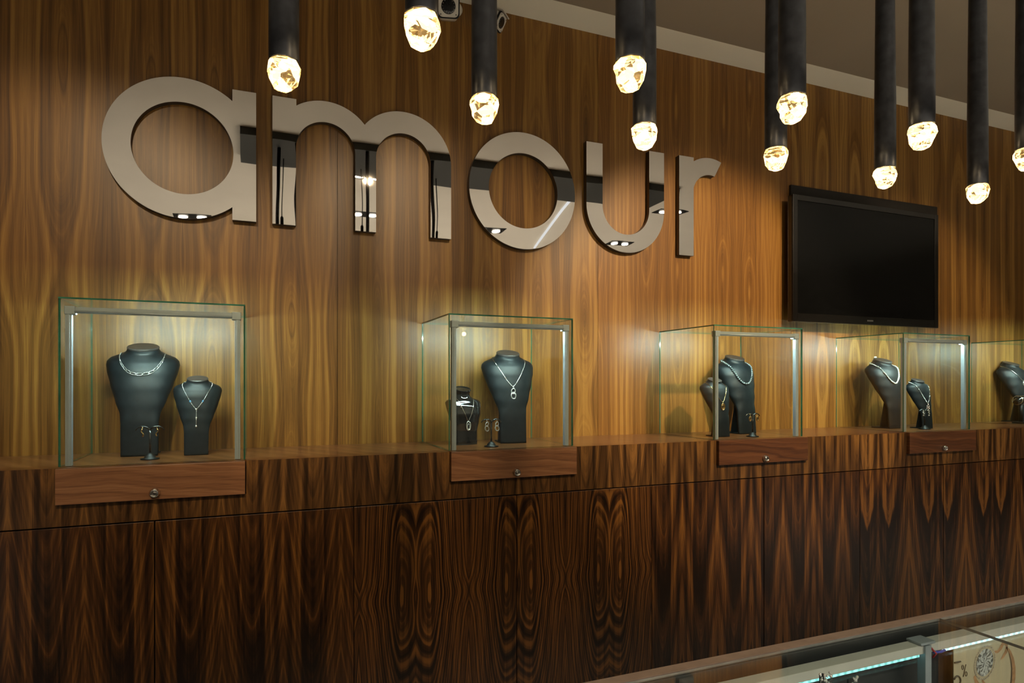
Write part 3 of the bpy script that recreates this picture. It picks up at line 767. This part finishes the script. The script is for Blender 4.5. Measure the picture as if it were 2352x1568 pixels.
# intersection of the two outer arcs
d_ = c2-c1; a_ = (R1*R1-R2*R2+d_*d_)/(2*d_); h_ = math.sqrt(R1*R1-a_*a_)
up = arc(c1, cz, R1, math.degrees(math.acos((0.161-c1)/R1)), math.degrees(math.atan2(h_, a_)), 40)
up2 = arc(c2, cz, R2, math.degrees(math.atan2(h_, a_-d_)), 0, 48)
m_pts = [(0.067, 0.663), (0.067, 1.196), (0.161, 1.196)]+up+up2[1:]+[(0.839, 0.663), (0.742, 0.663)]+arc(c2, cz, r2, 0, 180, 40)+[(0.495, 0.664), (0.405, 0.664)]+arc(c1, cz, r1, 0, 180, 40)+[(0.160, 0.663)]
letter('letter_m', [m_pts], 'polished steel letter m, second of the word on the wall')
letter('letter_o', [arc(1.2035, 0.927, 0.2775, 0, 360, 128, 0.281)[:-1], arc(1.204, 0.927, 0.180, 0, 360, 96, 0.181)[:-1]], 'polished steel letter o, third of the word, over the second display case')
letter('letter_u', [[(1.546, 1.216), (1.546, 0.906)]+arc(1.779, 0.906, 0.233, 180, 360, 64)[1:]+[(2.012, 1.218), (1.919, 1.218)]+arc(1.779, 0.906, 0.140, 0, -180, 48)+[(1.639, 1.216)]], 'polished steel letter u, behind a hanging pendant')
cx, cz, Ro, ri = 2.312, 1.025, 0.206, 0.113
a1 = math.degrees(math.acos((2.2035-cx)/Ro))
letter('letter_r', [[(2.109, 0.687), (2.109, 1.221), (2.2035, 1.221)]+arc(cx, cz, Ro, a1, 68, 30)+arc(cx, cz, ri, 74, 163, 30)+[(2.2035, 1.03), (2.2035, 0.687)]], 'polished steel letter r, last of the word, left of the television')

# ------------------------------------------------------------------ television
t = thing('television', 'large black flat television on the veneer wall', 'television', (3.46, 0, E+0.36))
bm = B(); box(bm, -0.55, 0.715, -0.016, -0.001, -0.0, 0.800); obj('niche_board', bm, M_NICHE, t)  # added flat board, standing in for the dark wall niche behind the screen
bm = B(); box(bm, -0.35, 0.35, -0.05, -0.016, 0.15, 0.60); obj('bracket', bm, M_BLACK, t)
W_, H_ = 0.613, 0.725
bm = B(); box(bm, -0.613+0.0, 0.613, -0.088, -0.050, -0.008, H_-0.006); obj('housing', bm, M_TVB, t, bev=0.006)
bm = B()
for a in ((-0.613, -0.578, -0.008, H_-0.006), (0.578, 0.613, -0.008, H_-0.006)): box(bm, a[0], a[1], -0.0925, -0.0878, a[2], a[3])
box(bm, -0.578, 0.578, -0.0925, -0.0878, -0.008, 0.040); box(bm, -0.578, 0.578, -0.0925, -0.0878, H_-0.038, H_-0.006)
obj('bezel', bm, M_TVB, t, bev=0.0015)
bm = B(); box(bm, -0.577, 0.577, -0.0890, -0.0882, 0.041, H_-0.039); obj('screen', bm, M_TVS, t)
bm = B()
# small maker's mark: eight tiny block letters, too small to read
for i, ch in enumerate((0.005, 0.006, 0.006, 0.006, 0.005, 0.006, 0.006)):
    x = -0.024+i*0.0072
    box(bm, x, x+ch-0.0005, -0.0930, -0.0924, 0.013, 0.0148); box(bm, x, x+ch-0.0005, -0.0930, -0.0924, 0.0185, 0.0203); box(bm, x+(0 if i % 2 else ch-0.0022), x+(0.0017 if i % 2 else ch-0.0005), -0.0930, -0.0924, 0.013, 0.0203)
obj('maker_mark', bm, simple('mark_grey', (0.5, 0.5, 0.5), 0.3, 0.5), t)

# ------------------------------------------------------------------ security cameras
def seccam(tip, direction, label, base, big_=1.0):
    t = thing('security_camera', label, 'security camera', base, 0, 'white security cameras under the ceiling')
    d = Vector(direction).normalized(); q = d.to_track_quat('-Y', 'Z').to_matrix().to_4x4()
    tip = Vector(tip)-Vector(base)
    def part(name, bm, m, bev=0):
        bmesh.ops.transform(bm, matrix=Matrix.Translation(tip) @ q @ Matrix.Scale(big_, 4), verts=bm.verts); return obj(name, bm, m, t, bev=bev)
    # local: face looks along -Y, body extends to +Y
    def rrect(w_, h_, r_, n=6):
        out = []
        for cx_, cz_, a0 in ((w_-r_, h_-r_, 0), (-w_+r_, h_-r_, 90), (-w_+r_, -h_+r_, 180), (w_-r_, -h_+r_, 270)):
            out += [(cx_+r_*math.cos(math.radians(a0+90*i/n)), cz_+r_*math.sin(math.radians(a0+90*i/n))) for i in range(n+1)]
        return out
    def prism(secs):
        bm = B(); rows = [[bm.verts.new((x, y, z)) for x, z in s] for y, s in secs]
        for A, C in zip(rows, rows[1:]):
            for i in range(len(A)): bm.faces.new((A[i], A[(i+1) % len(A)], C[(i+1) % len(A)], C[i])).smooth = True
        bm.faces.new(rows[0][::-1]); bm.faces.new(rows[-1]); return bm
    part('body', prism([(0.012, rrect(0.036, 0.036, 0.014)), (0.10, rrect(0.034, 0.034, 0.016)), (0.125, rrect(0.022, 0.022, 0.012))]), M_WPLAS)
    part('face_ring', prism([(0.004, rrect(0.039, 0.037, 0.015)), (0.012, rrect(0.039, 0.037, 0.015))]), M_BLACK)
    part('face_plate', prism([(0.0, rrect(0.034, 0.033, 0.014)), (0.006, rrect(0.035, 0.034, 0.014))]), M_WPLAS)
    R = Matrix.Rotation(PI/2, 3, 'X')
    bm = B(); lathe(bm, [(0.025, -0.004), (0.025, 0.001), (0.022, 0.0015), (0.012, 0.002), (0.001, 0.003)], (0, 0, 0), 28, mat=R); part('lens', bm, M_GLOSSB)
    bm = B()
    for k in range(14): ball(bm, (0.0205*math.cos(2*PI*k/14), -0.0018, 0.0205*math.sin(2*PI*k/14)), 0.0022, 6)
    part('infrared_ring', bm, simple('ir_led', (0.12, 0.11, 0.10), 0.2))
    for a in (-1, 1):
        for b in (-1, 1):
            bm = B(); ball(bm, (a*0.0265, -0.0003, b*0.0255), 0.002, 6); part('screw', bm, M_BLACK)
    bm = B(); box(bm, -0.042, 0.042, -0.006, 0.085, 0.038, 0.043); part('sun_shield', bm, M_WPLAS, 0.002)
    bm = B(); end = tip + q.to_3x3() @ Vector((0, 0.12, 0))
    sweep(bm, [end, end*0.5+Vector((0, -0.02, 0)), Vector((0, -0.012, 0))], 0.012, 12); obj('arm', bm, M_WPLAS, t)
    bm = B(); lathe(bm, [(0.036, 0), (0.036, 0.008), (0.02, 0.014)], (0, 0, 0), 24, mat=Matrix.Rotation(PI/2, 3, 'X')); obj('wall_plate', bm, M_WPLAS, t)
    return t
def wp(u, v, y):                                     # point of the photo at depth y, used only to measure where the two cameras sit
    a = (u-1176)/1461.5; b = -(v-879.07)/1461.5; s_, c_ = math.sin(.3837), math.cos(.3837)
    d = Vector((s_+a*c_, c_-a*s_, b)); k = (2.859+y)/d.y
    return Vector((d.x*k, y, E+d.z*k))
seccam(wp(1030, 14, -0.19), (-0.28, -1.0, -0.42), 'white security camera with round black lens, beside the second pendant', (0.865, -0.0005, E+1.745), 1.25)
seccam(wp(1152, 52, -0.13), (0.62, -0.55, -0.42), 'white security camera half hidden by a pendant tube, pointing right', (1.015, -0.0005, E+1.72))

# ------------------------------------------------------------------ pendants
def tube_bm(h):
    bm = B(); prof = [(0.0, 0.0005)]
    r0 = 0.0172
    prof = [(r0*0.92, 0.0)] + [(r0*(1 if z < 0.10 else 1-0.27*min(1, (z-0.10)/0.5)), z) for z in (0.001, 0.05, 0.10, 0.2, 0.3, 0.45, 0.6, h)]
    lathe(bm, prof, (0, 0, 0), 32); return bm
def crystal_bm(seed):
    rnd = random.Random(seed); bm = B(); n = 9
    levels = [(0.0165, 0.0), (0.0190, -0.004), (0.0194, -0.011), (0.0165, -0.022), (0.0115, -0.031), (0.005, -0.034)]
    rings = []
    for li, (r, z) in enumerate(levels):
        tl = (rnd.uniform(-0.15, 0.15), rnd.uniform(-0.15, 0.15)) if li < 3 else (rnd.uniform(-.1, .1), rnd.uniform(-.1, .1))
        ring = []
        for k in range(n):
            a = 2*PI*(k+(0.5 if li % 2 and li > 1 else 0))/n; rr = r*rnd.uniform(0.95, 1.04) if li else r
            x, y = rr*math.cos(a), rr*math.sin(a)
            ring.append(bm.verts.new((x, y, z-0.0 + (x*tl[0]+y*tl[1] if li else 0))))
        rings.append(ring)
    for A, C in zip(rings, rings[1:]):
        for k in range(n):
            bm.faces.new((A[k], A[(k+1) % n], C[(k+1) % n])); bm.faces.new((A[k], C[(k+1) % n], C[k]))
    bm.faces.new(rings[0][::-1]); bm.faces.new(rings[-1]); return bm
YF_, YN_, ZE = -2.859+0.80, -2.859+0.646, E+0.380
names_far = {2: 'black tube pendant with glowing crystal hanging over the gap between letters a and m', 3: 'black tube pendant in front of the right-hand security camera, over the second m arch',
             4: 'black tube pendant whose crystal hangs in front of the letter u', 5: 'black tube pendant over the third display case, crystal beside the letter r',
             6: 'black tube pendant with crystal just above the television', 7: 'slim black tube pendant with lowest crystal, right of the television'}
names_near = {2: 'black tube pendant with large crystal near the top edge, left of the security camera', 3: 'black tube pendant with crystal above the letter u, in front of another tube',
              4: 'black tube pendant with crystal above and left of the television', 5: 'black tube pendant with crystal above the right part of the television', 6: 'black tube pendant cut by the right edge of the photo'}
LEN = CEIL-0.055-ZE
tb = tube_bm(LEN); tm = None; crs = []
for s_ in range(5):
    b_ = crystal_bm(s_+3); bmesh.ops.recalc_face_normals(b_, faces=b_.faces); me = bpy.data.meshes.new('crystal'); b_.to_mesh(me); b_.free(); me.materials.append(M_CRYS); crs.append(me)
k_ = 0
for row, yy, nm in ((range(2, 8), YF_, names_far), (range(2, 7), YN_, names_near)):
    for i in row:
        x = (0.0317 if yy == YF_ else 0.160)+0.2515*(i-2)
        lab = nm[i]
        t = thing('pendant_light', lab, 'pendant light', (x, yy, ZE), k_*0.9, 'tube pendants with crystals')
        if tm is None: o = obj('tube', tb, M_TUBE, t); tm = o.data
        else: o = bpy.data.objects.new('tube', tm); COL.objects.link(o); o.parent = t
        c = bpy.data.objects.new('crystal', crs[k_ % 5]); COL.objects.link(c); c.parent = t; c.location = (0, 0, -0.0005); c['label'] = 'faceted clear glowing crystal tip'
        ld = light('POINT', 'pendant_lamp', (0, 0, -0.055), 0.30, (1.0, 0.72, 0.38), shadow_soft_size=0.014); ld.parent = t
        k_ += 1

# ------------------------------------------------------------------ front jewellery counter
GZ = E-0.45                                         # glass top surface
YB_ = -2.012
t = thing('glass_counter', 'glass-topped jewellery counter with lit aluminium frame in the lower right corner', 'jewellery counter', (1.2, -2.3, 0))
L0, L1, YFR = -1.2, 3.4, -2.62
def lx(x): return x-1.2
def ly(y): return y+2.3
bm = B(); box(bm, lx(L0), lx(L1), ly(YB_-0.022), ly(YB_), 0.08, GZ); obj('back_rail', bm, M_BRONZE, t, bev=0.001)
bm = B(); box(bm, lx(L0), lx(L1), ly(YFR), ly(YB_-0.03), 0.0, GZ-0.42); obj('plinth', bm, M_DARKIN, t)
XS = 1.214
for a, b in ((L0, XS-0.0006), (XS+0.0006, L1)):
    bm = B(); fs = box(bm, lx(a), lx(b), ly(YFR), ly(YB_-0.025), GZ-0.0045, GZ)
    for f in fs: f.normal_update(); f.material_index = 0 if abs(f.normal.z) > 0.9 else 1
    obj('glass_top', bm, [M_GTOP, M_EDGED], t)
# aluminium light frame under the glass
PY0, PY1 = -2.074, -2.050
XJ = 1.128
fz = GZ-0.022
bm = B(); box(bm, lx(L0), lx(XJ-0.004), ly(PY0), ly(PY1), fz-0.016, fz); o = obj('frame_rail', bm, M_ALUW, t, bev=0.001)
bm = B(); box(bm, lx(L0), lx(XJ-0.02), ly(PY0+0.002), ly(PY0+0.010), fz-0.021, fz-0.0165); obj('led_strip', bm, M_LEDC, o)
bm = B(); box(bm, lx(XJ+0.004), lx(L1), ly(PY0), ly(PY1), fz-0.016, fz); o = obj('frame_rail', bm, M_ALUW, t, bev=0.001)
bm = B(); box(bm, lx(XJ+0.05), lx(L1), ly(PY0+0.002), ly(PY0+0.010), fz-0.021, fz-0.0165); obj('led_strip', bm, M_LEDC2, o)
bm = B(); box(bm, lx(XJ-0.012), lx(XJ+0.004), ly(PY0-0.004), ly(PY0+0.012), GZ-0.42, fz-0.001); obj('frame_post', bm, M_ALU, t, bev=0.001)
bm = B(); box(bm, lx(XJ-0.022), lx(XJ+0.016), ly(PY0-0.003), ly(PY1+0.002), fz+0.0003, fz+0.005); obj('corner_bracket', bm, M_ALU, t, bev=0.001)
bm = B(); sweep(bm, [(lx(XJ+0.008), ly(PY0), fz-0.008), (lx(XJ+0.016), ly(PY0)-0.004, fz-0.018), (lx(XJ+0.012), ly(PY0), fz-0.026)], 0.0018, 8); obj('wire', bm, M_RED, t)
bm = B(); sweep(bm, [(lx(XJ+0.012), ly(PY0)-0.002, fz-0.016), (lx(XJ+0.03), ly(PY0)-0.002, fz-0.018), (lx(XJ+0.045), ly(PY0), fz-0.018)], 0.0022, 8); obj('wire', bm, M_BLUE, t)
bm = B(); box(bm, lx(L0), lx(L1), ly(-2.0402), ly(-2.0345), GZ-0.42, GZ-0.005); obj('rear_panel', bm, M_DARKIN, t)
# poster on the inner face of the rear panel
PX0 = 1.215; PY = -2.062
t = thing('poster', 'cream poster with a diamond ring picture and a percent sign, inside the counter at right', 'poster', (PX0, PY, GZ-0.40))
bm = B(); box(bm, 0, 0.75, -0.0008, 0.0008, 0, 0.355); obj('poster_sheet', bm, M_CREAM, t)
def onp(u, v):
    q = wp(u, v, PY-0.0014); return (q.x-PX0, -0.0016, q.z-(GZ-0.40))
bm = B()
def stroke(pts, r=0.0010): sweep(bm, [onp(*p) for p in pts], r, 6, flat=1.0, up=(0, 1, 0))
stroke([(2192, 1521.5), (2206, 1518.5)], 0.0016)
stroke([(2191, 1560)]+[(2199+7*math.cos(math.radians(a)), 1562-10*math.sin(math.radians(a))) for a in range(140, -60, -15)], 0.0016)
stroke([(2218.5, 1525), (2212, 1554)], 0.0007)
for c_ in ((2211, 1532), (2219, 1547)):
    n = 14; sweep(bm, [onp(c_[0]+2.2*math.cos(2*PI*k/n), c_[1]+5.2*math.sin(2*PI*k/n)) for k in range(n)], 0.0006, 6, closed=True)
obj('printed_text', bm, M_INK, t)
def ribbon(bm, pts, ws, y=-0.0013):
    """flat printed band; pts in photo pixels on the poster plane, ws half widths in metres"""
    Q = [Vector(onp(*p)) for p in pts]; L = []; Rr = []
    for i, q in enumerate(Q):
        d = (Q[min(i+1, len(Q)-1)]-Q[max(i-1, 0)]); n_ = Vector((d.z, 0, -d.x)).normalized()*ws[i]
        L.append(bm.verts.new((q.x+n_.x, y, q.z+n_.z))); Rr.append(bm.verts.new((q.x-n_.x, y, q.z-n_.z)))
    for i in range(len(Q)-1): bm.faces.new((L[i], L[i+1], Rr[i+1], Rr[i]))
bm = B()
ribbon(bm, [(2284, 1497), (2292, 1496), (2299, 1488), (2303, 1479), (2308, 1476), (2313, 1482), (2311, 1496), (2304, 1508), (2300, 1514)], [.002, .003, .004, .004, .003, .003, .004, .003, .001])
ribbon(bm, [(2312, 1486), (2320, 1497), (2326, 1514), (2329, 1534), (2329, 1556), (2325, 1580), (2318, 1600)], [.002, .0035, .0045, .005, .005, .005, .005])
ribbon(bm, [(2238, 1552), (2242, 1564), (2252, 1580), (2266, 1600)], [.003, .004, .0045, .005])
ribbon(bm, [(2256, 1562), (2262, 1570), (2270, 1580), (2280, 1596)], [.002, .0025, .003, .003], -0.0012)
obj('printed_band', bm, M_RGOLD, t)
bm = B(); ribbon(bm, [(2318, 1500), (2322, 1516), (2324, 1535), (2323, 1560), (2319, 1585)], [.0006, .0012, .0016, .0016, .001], -0.0016); obj('printed_band_shadow', bm, M_INK, t)
bm = B()
for k in range(40):
    a = 2*PI*k/40; p = onp(2262+22.5*math.cos(a)+6*math.sin(a), 1521-38*math.sin(a)); rr_ = 0.0019
    bm.faces.new([bm.verts.new((p[0]+rr_*math.cos(q*PI/4), -0.0017, p[2]+rr_*math.sin(q*PI/4))) for q in range(8)][::-1])
obj('printed_halo', bm, simple('printed_halo_stones', (0.50, 0.42, 0.34), 0.5, var=0.6, vscale=420), t)
bm = B(); rnd = random.Random(4); n = 24
def dp(a, f): return onp(2262+f*(19*math.cos(a)+5*math.sin(a)), 1521-f*32*math.sin(a))
prev = None; levels = [0.0, 0.38, 0.72, 1.0]
grid = [[bm.verts.new((dp(2*PI*(k+0.5*(j % 2))/n, f)[0], -0.0014, dp(2*PI*(k+0.5*(j % 2))/n, f)[2])) for k in range(n)] for j, f in enumerate(levels) if f]
p0 = dp(0, 0); ctr = bm.verts.new((p0[0], -0.0014, p0[2]))
for k in range(n): bm.faces.new((ctr, grid[0][k], grid[0][(k+1) % n])).material_index = rnd.randrange(3)
for A, C in zip(grid, grid[1:]):
    for k in range(n):
        bm.faces.new((A[k], C[k], A[(k+1) % n])).material_index = rnd.randrange(3)
        bm.faces.new((C[k], C[(k+1) % n], A[(k+1) % n])).material_index = rnd.randrange(3)
obj('printed_diamond', bm, [M_RDIA, simple('printed_light_facet', (0.62, 0.63, 0.60), 0.5), simple('printed_dark_facet', (0.13, 0.14, 0.14), 0.5)], t)
# two small crystal brooches on dark pads inside the left bay
for (u, v), lb in (((1893, 1562), 'left of the pair of crystal pieces under the counter glass'), ((1957, 1572), 'right of the pair of crystal pieces under the counter glass')):
    q = wp(u, v, -2.13)
    t = thing('crystal_brooch', 'small sparkling ' + lb, 'brooch', (q.x, q.y, q.z-0.012), 0, 'crystal pieces inside the counter')
    bm = B(); rnd = random.Random(int(u))
    for k in range(26): ball(bm, (rnd.uniform(-.012, .012), rnd.uniform(-.003, .003), rnd.uniform(0, .022)), rnd.uniform(.0012, .0028), 6)
    obj('stones', bm, M_GEM, t)
    bm = B(); box(bm, -0.004, 0.004, 0.003, 0.006, -(q.z-0.012-(GZ-0.42)), 0.02); obj('pad', bm, M_DARKIN, t)
